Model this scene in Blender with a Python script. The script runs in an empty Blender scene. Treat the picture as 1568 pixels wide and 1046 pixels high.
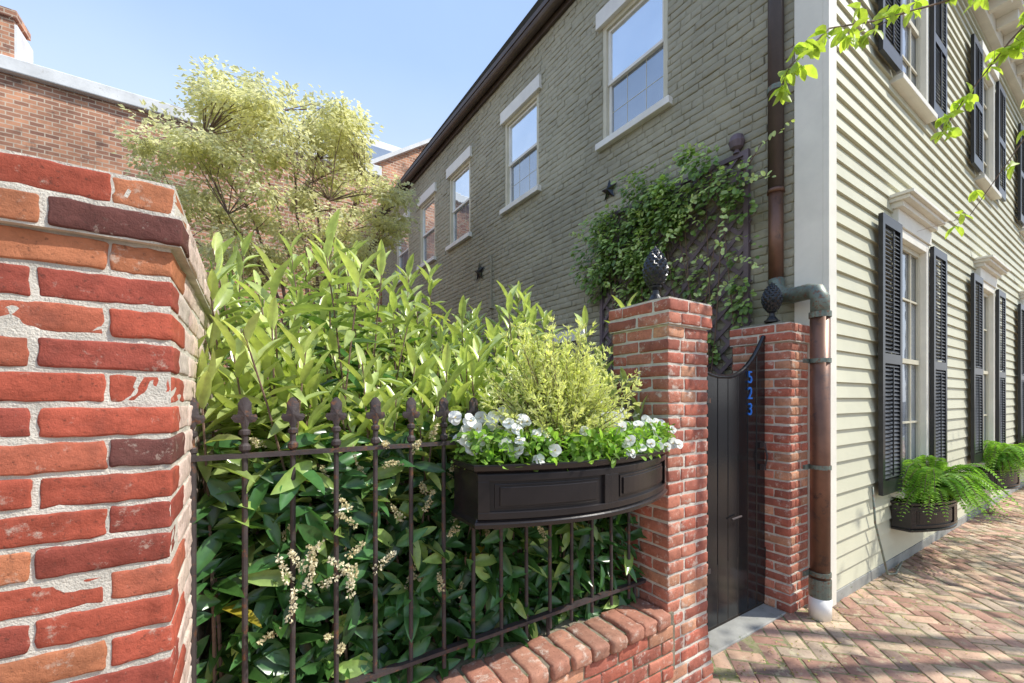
import bpy, math, random
import numpy as np
from mathutils import Vector
random.seed(7); rng=np.random.default_rng(7)
scene=bpy.context.scene

# ------------------------------------------------------------------ helpers
def empty(name):
    o=bpy.data.objects.new(name,None); o.empty_display_size=.2
    scene.collection.objects.link(o); return o
def mkobj(name,V,F,mat,parent=None,cols=None,smooth=False,bevel=0):
    V=np.asarray(V,dtype=np.float32).reshape(-1,3)
    me=bpy.data.meshes.new(name)
    if isinstance(F,np.ndarray):
        k=F.shape[1]; m=F.shape[0]
        me.vertices.add(len(V)); me.vertices.foreach_set('co',V.ravel())
        me.loops.add(m*k); me.loops.foreach_set('vertex_index',F.astype(np.int32).ravel())
        me.polygons.add(m); me.polygons.foreach_set('loop_start',np.arange(m,dtype=np.int32)*k)
        me.update(calc_edges=True)
    else:
        me.from_pydata([tuple(v) for v in V.tolist()],[],F)
    if cols is not None:
        a=me.color_attributes.new('Col','FLOAT_COLOR','POINT')
        c=np.ones((len(V),4),dtype=np.float32); c[:,:3]=cols
        a.data.foreach_set('color',c.ravel())
    me.polygons.foreach_set('use_smooth',[smooth]*len(me.polygons))
    me.materials.append(mat)
    o=bpy.data.objects.new(name,me); scene.collection.objects.link(o)
    if parent: o.parent=parent
    if bevel:
        b=o.modifiers.new('bevel','BEVEL'); b.width=bevel; b.segments=2; b.limit_method='ANGLE'
    return o
class B:
    def __init__(s,xf=None): s.V=[];s.F=[];s.xf=xf
    def add(s,V,F):
        n=len(s.V); s.V+= [tuple(v) for v in V]; s.F+=[tuple(i+n for i in f) for f in F]
    def box(s,x0,x1,y0,y1,z0,z1):
        V=[(x,y,z) for x in(x0,x1) for y in(y0,y1) for z in(z0,z1)]
        s.add(V,[(0,1,3,2),(4,6,7,5),(0,4,5,1),(2,3,7,6),(0,2,6,4),(1,5,7,3)])
    def quad(s,a,b,c,d): s.add([a,b,c,d],[(0,1,2,3)])
    def tube(s,P,R,n=8,cap=True):
        P=[Vector(p) for p in P]; k=len(P)
        if not hasattr(R,'__len__'): R=[R]*k
        V=[];F=[]; up=None
        for i in range(k):
            t=(P[min(i+1,k-1)]-P[max(i-1,0)]).normalized()
            if up is None: up=Vector((1,0,0)) if abs(t.z)>.8 else Vector((0,0,1))
            a=(up-t*up.dot(t)).normalized(); up=a; b=t.cross(a)
            for j in range(n):
                w=2*math.pi*j/n; V.append(P[i]+(a*math.cos(w)+b*math.sin(w))*R[i])
        for i in range(k-1):
            for j in range(n):
                F.append((i*n+j,i*n+(j+1)%n,(i+1)*n+(j+1)%n,(i+1)*n+j))
        if cap: F.append(tuple(range(n))[::-1]); F.append(tuple((k-1)*n+j for j in range(n)))
        s.add(V,F)
    def lathe(s,c,prof,n=16):
        V=[];F=[]
        for z,r in prof:
            for j in range(n):
                w=2*math.pi*j/n; V.append((c[0]+r*math.cos(w),c[1]+r*math.sin(w),c[2]+z))
        for i in range(len(prof)-1):
            for j in range(n): F.append((i*n+j,i*n+(j+1)%n,(i+1)*n+(j+1)%n,(i+1)*n+j))
        F.append(tuple(range(n))[::-1]); F.append(tuple((len(prof)-1)*n+j for j in range(n)))
        s.add(V,F)
    def obj(s,name,mat,parent=None,smooth=False,bevel=0):
        V=np.array(s.V)
        F=s.F
        if s.xf: V=s.xf(V)
        return mkobj(name,V,F,mat,parent,None,smooth,bevel)
def G(V):
    V=np.asarray(V,float); o=np.empty_like(V)
    o[...,0]=3.62-.0438*V[...,0]-.9987*V[...,1]; o[...,1]=1.355+.9987*V[...,0]-.0438*V[...,1]; o[...,2]=V[...,2]; return o
def FR(V):
    V=np.asarray(V,float); o=V.copy(); o[...,1]=1.355-V[...,1]; return o
def sn(P,f,seed):
    r=np.random.default_rng(seed); out=0
    for k in range(5):
        d=r.normal(size=3); d/=np.linalg.norm(d); out=out+np.sin((P@d)*f*(.6+.35*k)*6.28+r.uniform(0,6.28))
    return out/2.5
# ------------------------------------------------------------------ materials
def M(name):
    m=bpy.data.materials.new(name); m.use_nodes=True; nt=m.node_tree
    return m,nt,nt.nodes['Principled BSDF']
def noise(nt,scale,detail=4,rough=.55):
    n=nt.nodes.new('ShaderNodeTexNoise'); n.inputs['Scale'].default_value=scale
    n.inputs['Detail'].default_value=detail; n.inputs['Roughness'].default_value=rough
    tc=nt.nodes.new('ShaderNodeTexCoord'); nt.links.new(tc.outputs['Object'],n.inputs['Vector']); return n
def ramp(nt,src,stops):
    r=nt.nodes.new('ShaderNodeValToRGB'); e=r.color_ramp.elements
    while len(e)<len(stops): e.new(.5)
    for i,(p,c) in enumerate(stops):
        e[i].position=p; e[i].color=(c,c,c,1) if not hasattr(c,'__len__') else (*c,1)
    nt.links.new(src,r.inputs['Fac']); return r
def mix(nt,fac,a,b,mode='MIX'):
    m=nt.nodes.new('ShaderNodeMix'); m.data_type='RGBA'; m.blend_type=mode
    for sock,v in ((m.inputs[0],fac),(m.inputs[6],a),(m.inputs[7],b)):
        if isinstance(v,(int,float)): sock.default_value=v
        elif isinstance(v,tuple): sock.default_value=(*v,1)
        else: nt.links.new(v,sock)
    return m.outputs[2]
def bump(nt,bs,h,strength=.5,dist=.003):
    b=nt.nodes.new('ShaderNodeBump'); b.inputs['Strength'].default_value=strength; b.inputs['Distance'].default_value=dist
    nt.links.new(h,b.inputs['Height']); nt.links.new(b.outputs[0],bs.inputs['Normal'])
def simple(name,col,rough=.6,var=.25,scale=6,bs_=.25,dist=.002,metal=0,dirt=None,spec=None):
    m,nt,b=M(name); n=noise(nt,scale,6,.6)
    r=ramp(nt,n.outputs[0],[(.3,1-var),(.7,1+var*.4)])
    c=mix(nt,1.0,col,r.outputs[0],'MULTIPLY')
    if dirt:
        n2=noise(nt,scale*3.1,8,.7); r2=ramp(nt,n2.outputs[0],[(dirt[1],0),(dirt[1]+.1,1)])
        c=mix(nt,r2.outputs[0],c,dirt[0])
    nt.links.new(c,b.inputs['Base Color']); b.inputs['Roughness'].default_value=rough; b.inputs['Metallic'].default_value=metal
    if spec is not None: b.inputs['Specular IOR Level'].default_value=spec
    n3=noise(nt,scale*14,5,.6); bump(nt,b,n3.outputs[0],bs_,dist); return m
def attr_mat(name,rough=.85,smear=None,sm0=.6,fine=60,bs_=.6,dist=.003,spots=True,var=(.6,1,1.25),big=None,sms=.28):
    m,nt,b=M(name); a=nt.nodes.new('ShaderNodeAttribute'); a.attribute_name='Col'
    n=noise(nt,fine*.35,8,.7); r=ramp(nt,n.outputs[0],[(.25,var[0]),(.5,var[1]),(.8,var[2])])
    c=mix(nt,1.0,a.outputs['Color'],r.outputs[0],'MULTIPLY')
    if big:
        nb=noise(nt,big,5,.6); rb=ramp(nt,nb.outputs[0],[(.3,.72),(.5,1.0),(.72,1.2)]); c=mix(nt,1.0,c,rb.outputs[0],'MULTIPLY')
    if spots:
        n4=noise(nt,fine*1.7,4,.6); r4=ramp(nt,n4.outputs[0],[(.60,0),(.70,.6)]); c=mix(nt,r4.outputs[0],c,(.08,.04,.03))
        n5=noise(nt,fine*.12,6,.65); r5=ramp(nt,n5.outputs[0],[(.54,0),(.72,.5)]); c=mix(nt,r5.outputs[0],c,(.13,.06,.05))
    if smear:
        n2=noise(nt,fine*sms,9,.75); r2=ramp(nt,n2.outputs[0],[(sm0,0),(sm0+.12,.75)]); c=mix(nt,r2.outputs[0],c,smear)
    nt.links.new(c,b.inputs['Base Color']); b.inputs['Roughness'].default_value=rough
    b.inputs['Specular IOR Level'].default_value=.25
    n3=noise(nt,fine,9,.75); bump(nt,b,n3.outputs[0],bs_,dist); return m
def leaf_mat(name,rough=.35,trans=.35,spec=.5,tint=(1.25,1.3,.6)):
    m,nt,b=M(name); a=nt.nodes.new('ShaderNodeAttribute'); a.attribute_name='Col'
    n=noise(nt,25,3); r=ramp(nt,n.outputs[0],[(.3,.75),(.7,1.2)])
    c=mix(nt,1.0,a.outputs['Color'],r.outputs[0],'MULTIPLY')
    nt.links.new(c,b.inputs['Base Color']); b.inputs['Roughness'].default_value=rough; b.inputs['Specular IOR Level'].default_value=spec
    t=nt.nodes.new('ShaderNodeBsdfTranslucent'); c2=mix(nt,1.0,c,tint,'MULTIPLY'); nt.links.new(c2,t.inputs[0])
    mx=nt.nodes.new('ShaderNodeMixShader'); mx.inputs[0].default_value=trans
    nt.links.new(b.outputs[0],mx.inputs[1]); nt.links.new(t.outputs[0],mx.inputs[2])
    nt.links.new(mx.outputs[0],nt.nodes['Material Output'].inputs[0]); return m

m_brick=attr_mat('red_brick',smear=(.64,.56,.46),sm0=.585,var=(.6,1,1.35),bs_=1,dist=.005,sms=.4)
m_brick2=attr_mat('red_brick_fine',smear=(.74,.66,.56),sm0=.545,fine=70,var=(.65,1,1.3),bs_=.9,dist=.004)
m_pave=attr_mat('paver_brick',smear=(.58,.54,.34),sm0=.53,fine=30,bs_=.7,dist=.005,big=1.3,spots=True)
m_mortar=simple('mortar',(.72,.67,.58),.95,.3,14,.9,.006,dirt=((.46,.41,.33),.62))
m_sand=simple('joint_sand',(.30,.27,.15),.95,.4,10,.8,.004,dirt=((.16,.2,.06),.5))
m_mossy=simple('mossy_mortar',(.30,.26,.19),.95,.4,10,.9,.006,dirt=((.14,.15,.06),.52))
m_paint=attr_mat('painted_brick',rough=.5,fine=26,bs_=.9,dist=.008,spots=False,var=(.86,1,1.1),big=.8)
m_paintflat=simple('painted_wall_joint',(.37,.345,.25),.7,.2,4,.5,.004)
m_siding=simple('siding_paint',(.62,.605,.45),.5,.12,1.5,.15,.001)
m_cream=simple('cream_paint',(.86,.82,.71),.5,.12,3,.2,.001)
m_sash=simple('sash_paint',(.66,.61,.46),.5,.12,4,.2,.001)
m_white=simple('white_trim',(.88,.85,.79),.5,.12,4,.2,.001)
m_black=simple('black_paint',(.014,.014,.016),.16,.3,5,.2,.0015)
m_planter=simple('planter_black',(.022,.018,.018),.25,.3,6,.15,.001)
m_shut=simple('shutter_black',(.022,.023,.027),.3,.3,5,.1,.001)
m_iron=simple('wrought_iron',(.075,.06,.06),.6,.4,12,.7,.002,dirt=((.18,.08,.04),.55),metal=.3)
m_copper=simple('copper_pipe',(.20,.10,.065),.42,.4,4,.2,.001,metal=.4,dirt=((.10,.06,.05),.54))
m_verd=simple('verdigris_pipe',(.20,.24,.20),.5,.4,14,.3,.001,metal=.3,dirt=((.2,.10,.06),.52))
m_brownpipe=simple('brown_pipe',(.075,.052,.045),.45,.3,5,.2,.001)
m_fascia=simple('brown_fascia',(.10,.07,.055),.5,.3,3,.2,.002)
m_soil=simple('soil',(.035,.025,.018),.95,.5,20,1,.01)
m_roof=simple('roof_slate',(.08,.08,.085),.8,.3,4,.4,.004)
m_coping=simple('coping_metal',(.80,.81,.81),.6,.25,2,.3,.003,dirt=((.5,.48,.44),.62))
m_bark=simple('bark',(.22,.14,.10),.85,.4,10,.8,.006)
m_lattice=simple('lattice',(.17,.125,.145),.6,.3,8,.3,.002)
m_conc=simple('concrete',(.36,.36,.33),.9,.3,5,.6,.004,dirt=((.14,.17,.08),.6))
m_ground=simple('asphalt_ground',(.055,.055,.055),.9,.3,2,.5,.004)
m_blue=simple('blue_numeral',(.03,.22,.8),.3,.1,4,.05,.001)
m_leaf=leaf_mat('laurel_leaf',.26,.34,.6)
m_leafs=leaf_mat('soft_leaf',.5,.5,.3)
m_blossom=leaf_mat('pale_leaf',.6,.5,.2,tint=(1.1,1.1,.8))
m_petal=leaf_mat('petal',.6,.25,.2,tint=(1,1,1))
m_litter=leaf_mat('litter',.9,.1,.1,tint=(1,1,1))
def glass(name,base,fac):
    m,nt,b=M(name); b.inputs['Roughness'].default_value=.3
    n0=noise(nt,1.7,3); r0=ramp(nt,n0.outputs[0],[(.35,.5),(.65,1.6)]); c=mix(nt,1.0,base,r0.outputs[0],'MULTIPLY'); nt.links.new(c,b.inputs['Base Color'])
    g=nt.nodes.new('ShaderNodeBsdfGlossy'); g.inputs['Roughness'].default_value=.02; g.inputs[0].default_value=(.9,.95,1,1)
    n=noise(nt,2.5,2); bp=nt.nodes.new('ShaderNodeBump'); bp.inputs['Strength'].default_value=.25; bp.inputs['Distance'].default_value=.015
    nt.links.new(n.outputs[0],bp.inputs['Height']); nt.links.new(bp.outputs[0],g.inputs['Normal'])
    mx=nt.nodes.new('ShaderNodeMixShader'); mx.inputs[0].default_value=fac
    nt.links.new(b.outputs[0],mx.inputs[1]); nt.links.new(g.outputs[0],mx.inputs[2]); nt.links.new(mx.outputs[0],nt.nodes['Material Output'].inputs[0]); return m
m_glass=glass('window_glass',(.5,.52,.53),.8)
m_glass2=glass('window_glass_lower',(.09,.11,.15),.4)
def backbrick():
    m,nt,b=M('old_red_brick'); tc=nt.nodes.new('ShaderNodeTexCoord'); sp=nt.nodes.new('ShaderNodeSeparateXYZ'); cb=nt.nodes.new('ShaderNodeCombineXYZ')
    nt.links.new(tc.outputs['Object'],sp.inputs[0])
    ad=nt.nodes.new('ShaderNodeMath'); ad.operation='ADD'; nt.links.new(sp.outputs[0],ad.inputs[0]); nt.links.new(sp.outputs[1],ad.inputs[1])
    nt.links.new(ad.outputs[0],cb.inputs[0]); nt.links.new(sp.outputs[2],cb.inputs[1])
    # small wobble so courses are not ruler-straight
    nw=noise(nt,3.0,3); vm=nt.nodes.new('ShaderNodeVectorMath'); vm.operation='SCALE'; vm.inputs[3].default_value=.022; nt.links.new(nw.outputs[1],vm.inputs[0])
    va=nt.nodes.new('ShaderNodeVectorMath'); va.operation='ADD'; nt.links.new(cb.outputs[0],va.inputs[0]); nt.links.new(vm.outputs[0],va.inputs[1])
    t=nt.nodes.new('ShaderNodeTexBrick'); nt.links.new(va.outputs[0],t.inputs['Vector'])
    t.inputs['Scale'].default_value=1; t.inputs['Brick Width'].default_value=.21; t.inputs['Row Height'].default_value=.085; t.inputs['Mortar Size'].default_value=.010
    t.inputs['Mortar Smooth'].default_value=.2
    t.inputs['Color1'].default_value=(.64,.31,.18,1); t.inputs['Color2'].default_value=(.27,.13,.09,1); t.inputs['Mortar'].default_value=(.58,.47,.36,1)
    n=noise(nt,.7,8,.7); r=ramp(nt,n.outputs[0],[(.3,.5),(.5,1),(.7,1.5)]); c=mix(nt,1.0,t.outputs[0],r.outputs[0],'MULTIPLY')
    n2=noise(nt,2.5,8,.75); r2=ramp(nt,n2.outputs[0],[(.55,0),(.66,.75)]); c=mix(nt,r2.outputs[0],c,(.14,.09,.07))
    nt.links.new(c,b.inputs['Base Color']); b.inputs['Roughness'].default_value=.9
    bump(nt,b,t.outputs['Fac'],-.6,.01); return m
m_back=backbrick()

# ------------------------------------------------------------------ brick generator
def template(nx,ny,nz):
    def ax(n):
        if n<=2: return [-1,1]
        return [-1]+list(np.linspace(-.9,.9,n-2))+[1]
    A=[ax(nx),ax(ny),ax(nz)]; idx={};V=[];F=[]
    def vi(i,j,k):
        if (i,j,k) not in idx: idx[(i,j,k)]=len(V); V.append((A[0][i],A[1][j],A[2][k]))
        return idx[(i,j,k)]
    N=[len(a)-1 for a in A]
    for i in range(N[0]):
        for j in range(N[1]):
            F.append((vi(i,j,0),vi(i,j+1,0),vi(i+1,j+1,0),vi(i+1,j,0))); F.append((vi(i,j,N[2]),vi(i+1,j,N[2]),vi(i+1,j+1,N[2]),vi(i,j+1,N[2])))
    for i in range(N[0]):
        for k in range(N[2]):
            F.append((vi(i,0,k),vi(i+1,0,k),vi(i+1,0,k+1),vi(i,0,k+1))); F.append((vi(i,N[1],k),vi(i,N[1],k+1),vi(i+1,N[1],k+1),vi(i+1,N[1],k)))
    for j in range(N[1]):
        for k in range(N[2]):
            F.append((vi(0,j,k),vi(0,j,k+1),vi(0,j+1,k+1),vi(0,j+1,k))); F.append((vi(N[0],j,k),vi(N[0],j+1,k),vi(N[0],j+1,k+1),vi(N[0],j,k+1)))
    return np.array(V,float),np.array(F)
def bricks(name,C,H,cols,r,T,mat,parent,amp=.0012,jit=.0012,xf=None,rot=None,freq=9,skew=.006):
    C=np.array(C,float);H=np.array(H,float);cols=np.array(cols,float); tv,tf=T; n=len(C)
    Hm=np.minimum(H-1e-4,H-r)[:,None,:]
    t=tv[None]; P=np.where(np.abs(t)>.95,np.sign(t)*H[:,None,:],t/.9*Hm)
    Q=np.clip(P,-Hm,Hm); d=P-Q; l=np.linalg.norm(d,axis=2,keepdims=True); P=np.where(l>1e-9,Q+d/np.maximum(l,1e-9)*r,P)
    P=P*(1+rng.normal(0,.005,(n,1,3))); a=rng.normal(0,skew,(n,1))
    x,z=P[...,0].copy(),P[...,2].copy(); P[...,0]=x-a*z; P[...,2]=z+a*x
    P=P+C[:,None,:]+rng.normal(0,jit,(n,1,3))
    fl=P.reshape(-1,3)
    ph=np.repeat(rng.uniform(0,50,(n,1)),len(tv),axis=1).reshape(-1,1)
    q=fl+ph
    for k in range(3):
        fl[:,k]+=amp*(.45*sn(q,freq,k+1)+.7*sn(q,freq*4,k+11))
    if rot is not None:
        c,s=math.cos(rot),math.sin(rot)
        x,y=fl[:,0].copy(),fl[:,1].copy(); fl[:,0]=c*x-s*y; fl[:,1]=s*x+c*y
    if xf: fl=xf(fl)
    F=(tf[None]+np.arange(n)[:,None,None]*len(tv)).reshape(-1,4)
    return mkobj(name,fl,F,mat,parent,np.repeat(cols,len(tv),axis=0),smooth=True)
def bcol(kind='red'):
    u=random.random()
    if kind=='red':
        if u<.05: c=(.16,.06,.05)
        elif u<.30: c=(.34,.08,.055)
        elif u<.38: c=(.50,.19,.095)
        elif u<.55: c=(.45,.13,.075)
        else: c=(.44,.10,.06)
    elif kind=='pil':
        if u<.25: c=(.38,.13,.09)
        elif u<.5: c=(.49,.19,.125)
        elif u<.64: c=(.56,.28,.17)
        else: c=(.46,.145,.095)
    else:
        if u<.2: c=(.54,.36,.25)
        elif u<.42: c=(.46,.28,.21)
        elif u<.6: c=(.44,.34,.25)
        elif u<.8: c=(.38,.22,.16)
        elif u<.86: c=(.27,.19,.15)
        else: c=(.56,.42,.29)
    k=random.uniform(.85,1.15); return tuple(v*k for v in c)
CH=.0677
def split(a,b,L=.207,fromright=False):
    out=[]
    n=max(1,round((b-a)/L))
    if abs((b-a)/n-L)<.02 or n==1:
        w=(b-a)/n; out=[(a+i*w,a+(i+1)*w) for i in range(n)]
    else:
        if fromright:
            x=b
            while x>a+.03: out.append((max(a,x-L),x)); x-=L
        else:
            x=a
            while x<b-.03: out.append((x,min(b,x+L))); x+=L
    return out
def ring(C,H,cols,x0,x1,y0,y1,z,odd,D=.1,e=0,fr=True,g=.0045,kind='red',pale=0):
    x0-=e;x1+=e;y0-=e;y1+=e; zc=z+CH/2; hz=CH/2-g
    if not odd: X=(x0,x1);Y=(y0+D,y1-D)
    else: X=(x0+D,x1-D);Y=(y0,y1)
    def ends(a,b,lo,hi,full):
        return a+(0 if (full and abs(a-lo)<1e-6) else g), b-(0 if (full and abs(b-hi)<1e-6) else g)
    for a,b in split(X[0],X[1],fromright=fr):
        a,b=ends(a,b,x0,x1,not odd)
        for yc in (y0+D/2,y1-D/2):
            C.append(((a+b)/2,yc,zc)); H.append(((b-a)/2,D/2,hz)); cols.append(bcol(kind))
    for a,b in split(Y[0],Y[1]):
        first=abs(a-y0)<1e-6
        a,b=ends(a,b,y0,y1,odd)
        for xc in (x0+D/2,x1-D/2):
            c=bcol(kind)
            if pale and not first: c=tuple(v*(1-pale)+w*pale for v,w in zip(c,(.80,.72,.63)))  # side-face bricks paled: strong sunlight painted into the brick colour
            C.append((xc,(a+b)/2,zc)); H.append((D/2,(b-a)/2,hz)); cols.append(c)
def block(name,x0,x1,y0,y1,z0,n,parent,T,mat,caps={},r=.005,amp=.0013,g=.0045,ins=.005,kind='red',pale=0):
    C=[];H=[];cols=[]; core=B()
    for k in range(n):
        e=caps.get(k,0); ring(C,H,cols,x0,x1,y0,y1,z0+k*CH,k%2==1,e=e,g=g,kind=kind,pale=pale)
        i=ins-e; core.box(x0+i,x1-i,y0+i,y1-i,z0+k*CH+(.0002 if k else 0),z0+(k+1)*CH)
    bricks(name,C,H,cols,r,T,mat,parent,amp=amp)
    core.obj(name+'_mortar',m_mortar,parent)

# ------------------------------------------------------------------ leaf generator
def leaf_T(kind):
    if kind=='long':
        U=[0,.12,.35,.65,.88,1]; Wd=[.06,.5,1,.9,.45,.03]
    elif kind=='round':
        U=[0,.2,.5,.8,1]; Wd=[.15,.8,1,.85,.35]
    if kind=='dia':
        V=[(0,0,0),(.45,1,.08),(1,0,-.1),(.45,-1,.08)]; return np.array(V,float),np.array([[0,1,2,3]])
    V=[];F=[]
    for u,w in zip(U,Wd):
        for v in (-1,0,1): V.append((u,v*w,.10*abs(v)*w-.16*u*u))
    for i in range(len(U)-1):
        for j in range(2):
            a=i*3+j; F.append((a,a+1,a+4,a+3))
    return np.array(V,float),np.array(F)
TL=leaf_T('long');TR=leaf_T('round');TD=leaf_T('dia')
def nrm(a): return a/np.maximum(np.linalg.norm(a,axis=-1,keepdims=True),1e-9)
def leaves(name,P,D,N,L,W,C,mat,parent,T=TL):
    P=np.array(P,float);D=nrm(np.array(D,float));N=np.array(N,float);n=len(P)
    L=np.broadcast_to(np.array(L,float),(n,));W=np.broadcast_to(np.array(W,float),(n,))
    Sd=nrm(np.cross(D,N)+1e-6);Nn=np.cross(Sd,D); tv,tf=T
    V=P[:,None]+D[:,None]*(tv[None,:,0:1]*L[:,None,None])+Sd[:,None]*(tv[None,:,1:2]*W[:,None,None]/2)+Nn[:,None]*(tv[None,:,2:3]*L[:,None,None])
    F=(tf[None]+np.arange(n)[:,None,None]*len(tv)).reshape(-1,4)
    return mkobj(name,V.reshape(-1,3),F,mat,parent,np.repeat(np.array(C,float),len(tv),axis=0),smooth=(len(tf)>1))
def rv(n): return nrm(rng.normal(size=(n,3)))

# ================================================================== GROUND
g=B(); g.quad((-300,-300,-.012),(300,-300,-.012),(300,300,-.012),(-300,300,-.012)); g.obj('ground',m_ground)
sw=empty('brick_sidewalk')
g=B(); g.box(-6,40,-2.6,1.9,-.15,-.003); g.obj('sand_bed',m_sand,sw)
g=B(); g.box(-6,40,-2.76,-2.605,-.2,.0); g.obj('kerb',m_conc,sw)
C=[];H=[];cols=[]
c45,s45=math.cos(math.pi/4),math.sin(math.pi/4); W=.103
for k in range(-260,260):
    for m in range(-90,90):
        for (ox,oy,hx,hy) in ((1,.5,1,.5),(.5,2,.5,1)):
            u=(k+2*m+ox)*W; v=(k-2*m+oy)*W
            x=c45*u-s45*v; y=s45*u+c45*v
            if -2.5<x<20 and -2.48<y<1.75:
                C.append((u,v,-.026)); H.append((hx*W-random.uniform(.003,.006),hy*W-random.uniform(.003,.006),.027)); cols.append(bcol('pave'))
bricks('pavers',C,H,cols,.006,template(5,4,3),m_pave,sw,amp=.0013,jit=.0022,rot=math.pi/4)
n=3400; x=rng.uniform(1.8,14,n); yy=1.33-rng.exponential(.45,n); m=(yy>-2.4)
P=np.stack([x,yy,np.full(n,.006)],1)[m]; k=len(P)
leaves('leaf_litter',P,rng.normal(size=(k,3))*[1,1,.12],rng.normal(0,.3,(k,3))+[0,0,1],rng.uniform(.006,.024,k),rng.uniform(.004,.011,k),np.array([.52,.46,.16])*rng.uniform(.35,1.2,(k,1)),m_litter,None,T=TD)
# ================================================================== GARDEN WALL (left)
gw=empty('brick_garden_wall')
Thi=template(12,6,7); Tm=template(7,5,5)
n=30; z0=2.01-n*CH
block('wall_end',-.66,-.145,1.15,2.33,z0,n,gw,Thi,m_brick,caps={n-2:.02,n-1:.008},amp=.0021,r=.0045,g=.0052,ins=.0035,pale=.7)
block('wall_run',-3.2,-.663,1.16,1.46,z0,n,gw,template(5,4,4),m_brick,caps={n-2:.02,n-1:.008})
# ================================================================== CURB WALL
cw=empty('brick_curb_wall')
C=[];H=[];cols=[]
n=6; zc0=.402-n*CH
core=B(); core.box(-.14,1.83,1.336,1.60,-.05,.40)
for k in range(n):
    x=-.14+(-.1 if k%2 else 0)
    while x<1.81:
        a=max(x,-.14);b=min(x+.207,1.815)
        if b-a>.04: C.append(((a+b)/2,1.38,zc0+k*CH+CH/2));H.append(((b-a)/2-.005,.05,CH/2-.005));cols.append(bcol('pil'))
        x+=.207
bricks('courses',C,H,cols,.006,Tm,m_brick2,cw,amp=.0024)
C=[];H=[];cols=[]; x=-.14
while x<1.72:
    w=random.uniform(.1,.112); C.append((x+w/2,1.415+random.uniform(-.006,.006),.438+random.uniform(-.003,.003)));H.append((w/2-.006,.103,.033));cols.append(tuple(.6*a+.4*b for a,b in zip(bcol('pil'),(.34,.26,.18)))); x+=w
bricks('coping',C,H,cols,.013,template(6,8,6),m_brick2,cw,amp=.0034,jit=.0025,skew=.015)
core.box(-.14,1.82,1.335,1.62,.4002,.46)
core.obj('mortar',m_mossy,cw)
# ================================================================== PILLARS
def pillar(name,x0,x1,y0,y1,ztop):
    p=empty(name); n=31; z0=ztop-.015-n*CH
    block('shaft',x0,x1,y0,y1,z0,n,p,Tm,m_brick2,caps={n-1:.016,n-2:.016,0:.02,1:.02,2:.012,3:.006},amp=.0024,r=.006,g=.0062,kind='pil')
    b=B(); zt=ztop-.0155
    V=[(x0-.005,y0-.005,zt),(x1+.005,y0-.005,zt),(x1+.005,y1+.005,zt),(x0-.005,y1+.005,zt),(x0+.1,y0+.1,zt+.035),(x1-.1,y0+.1,zt+.035),(x1-.1,y1-.1,zt+.035),(x0+.1,y1-.1,zt+.035)]
    b.add(V,[(0,1,5,4),(1,2,6,5),(2,3,7,6),(3,0,4,7),(4,5,6,7)]); b.obj('cap_mortar',m_mossy,p)
pillar('brick_pillar',1.79,2.13,1.345,1.73,2.08)
pillar('brick_pillar',3.275,3.57,1.444,1.86,2.115)
def finial(x,y,z,h):
    p=empty('pinecone_finial'); b=B(); k=h/.34
    b.lathe((x,y,z),[(0,.052),(.015*k,.052),(.022*k,.04),(.05*k,.022),(.075*k,.018),(.09*k,.034),(.10*k,.036),(.11*k,.03)],20)
    R=lambda t:.066*math.sin(math.pi*min(1,.16+t*.86))**.75*(1 if t<.35 else 1-.28*((t-.35)/.65))
    prof=[(.105*k+i/20*(h-.105*k),R(i/20)+.001) for i in range(21)]
    b.lathe((x,y,z),prof,20)
    for i in range(11):
        t=(i+.3)/11.5; zz=.105*k+t*(h-.105*k); rr=R(t); m=11
        for j in range(m):
            w=2*math.pi*(j+.5*(i%2))/m; s=max(.005,rr*.3); c=Vector((x+rr*math.cos(w),y+rr*math.sin(w),z+zz))
            rad=Vector((math.cos(w),math.sin(w),0)); tg=Vector((-math.sin(w),math.cos(w),0)); up=Vector((0,0,1))
            V=[c-tg*s-rad*.004,c-up*s-rad*.002,c+tg*s-rad*.004,c+up*s*1.3-rad*.002,c+rad*.009+up*.004]
            b.add(V,[(0,1,4),(1,2,4),(2,3,4),(3,0,4)])
    b.obj('pinecone',m_shut,p,smooth=False)
finial(1.96,1.56,2.095,.33); finial(3.36,1.60,2.13,.31)
# ================================================================== IRON FENCE
f=empty('iron_fence'); b=B(); fin=B(); YF=1.5
b.box(-.16,1.80,YF-.014,YF+.014,1.368,1.382); b.box(-.16,1.80,YF-.014,YF+.014,.560,.575)
def fleur(x):
    fin.lathe((x,YF,1.385),[(0,.009),(.008,.016),(.02,.016),(.028,.009),(.05,.009),(.055,.015),(.066,.015),(.072,.008)],10)
    out=[(-.006,.07),(-.012,.09),(-.026,.092),(-.034,.104),(-.03,.116),(-.02,.112),(-.017,.13),(-.018,.15),(-.008,.166),(.0,.17),
         (.008,.166),(.018,.15),(.017,.13),(.02,.112),(.03,.116),(.034,.104),(.026,.092),(.012,.09),(.006,.07)]
    m=len(out); V=[(x+u,YF-.005,1.385+v) for u,v in out]+[(x+u,YF+.005,1.385+v) for u,v in out]+[(x,YF-.013,1.385+.115),(x,YF+.013,1.385+.115)]
    F=[(i,(i+1)%m,m+(i+1)%m,m+i) for i in range(m)]+[(i,2*m,(i+1)%m) for i in range(m)]+[(m+i,m+(i+1)%m,2*m+1) for i in range(m)]
    fin.add(V,F)
x=-.147;i=0
while x<1.78:
    dx=random.uniform(-.003,.003)
    if i==0: b.tube([(x,YF,.455),(x,YF,1.40)],.0125,10)
    else: b.tube([(x+dx,YF,.50),(x,YF,.9),(x,YF,1.39)],.0082,10)
    fleur(x); x+=.13;i+=1
for xx in (.5,1.15,1.73): b.tube([(xx,YF+.01,.45),(xx,YF+.01,.56)],.009,8)
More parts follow.
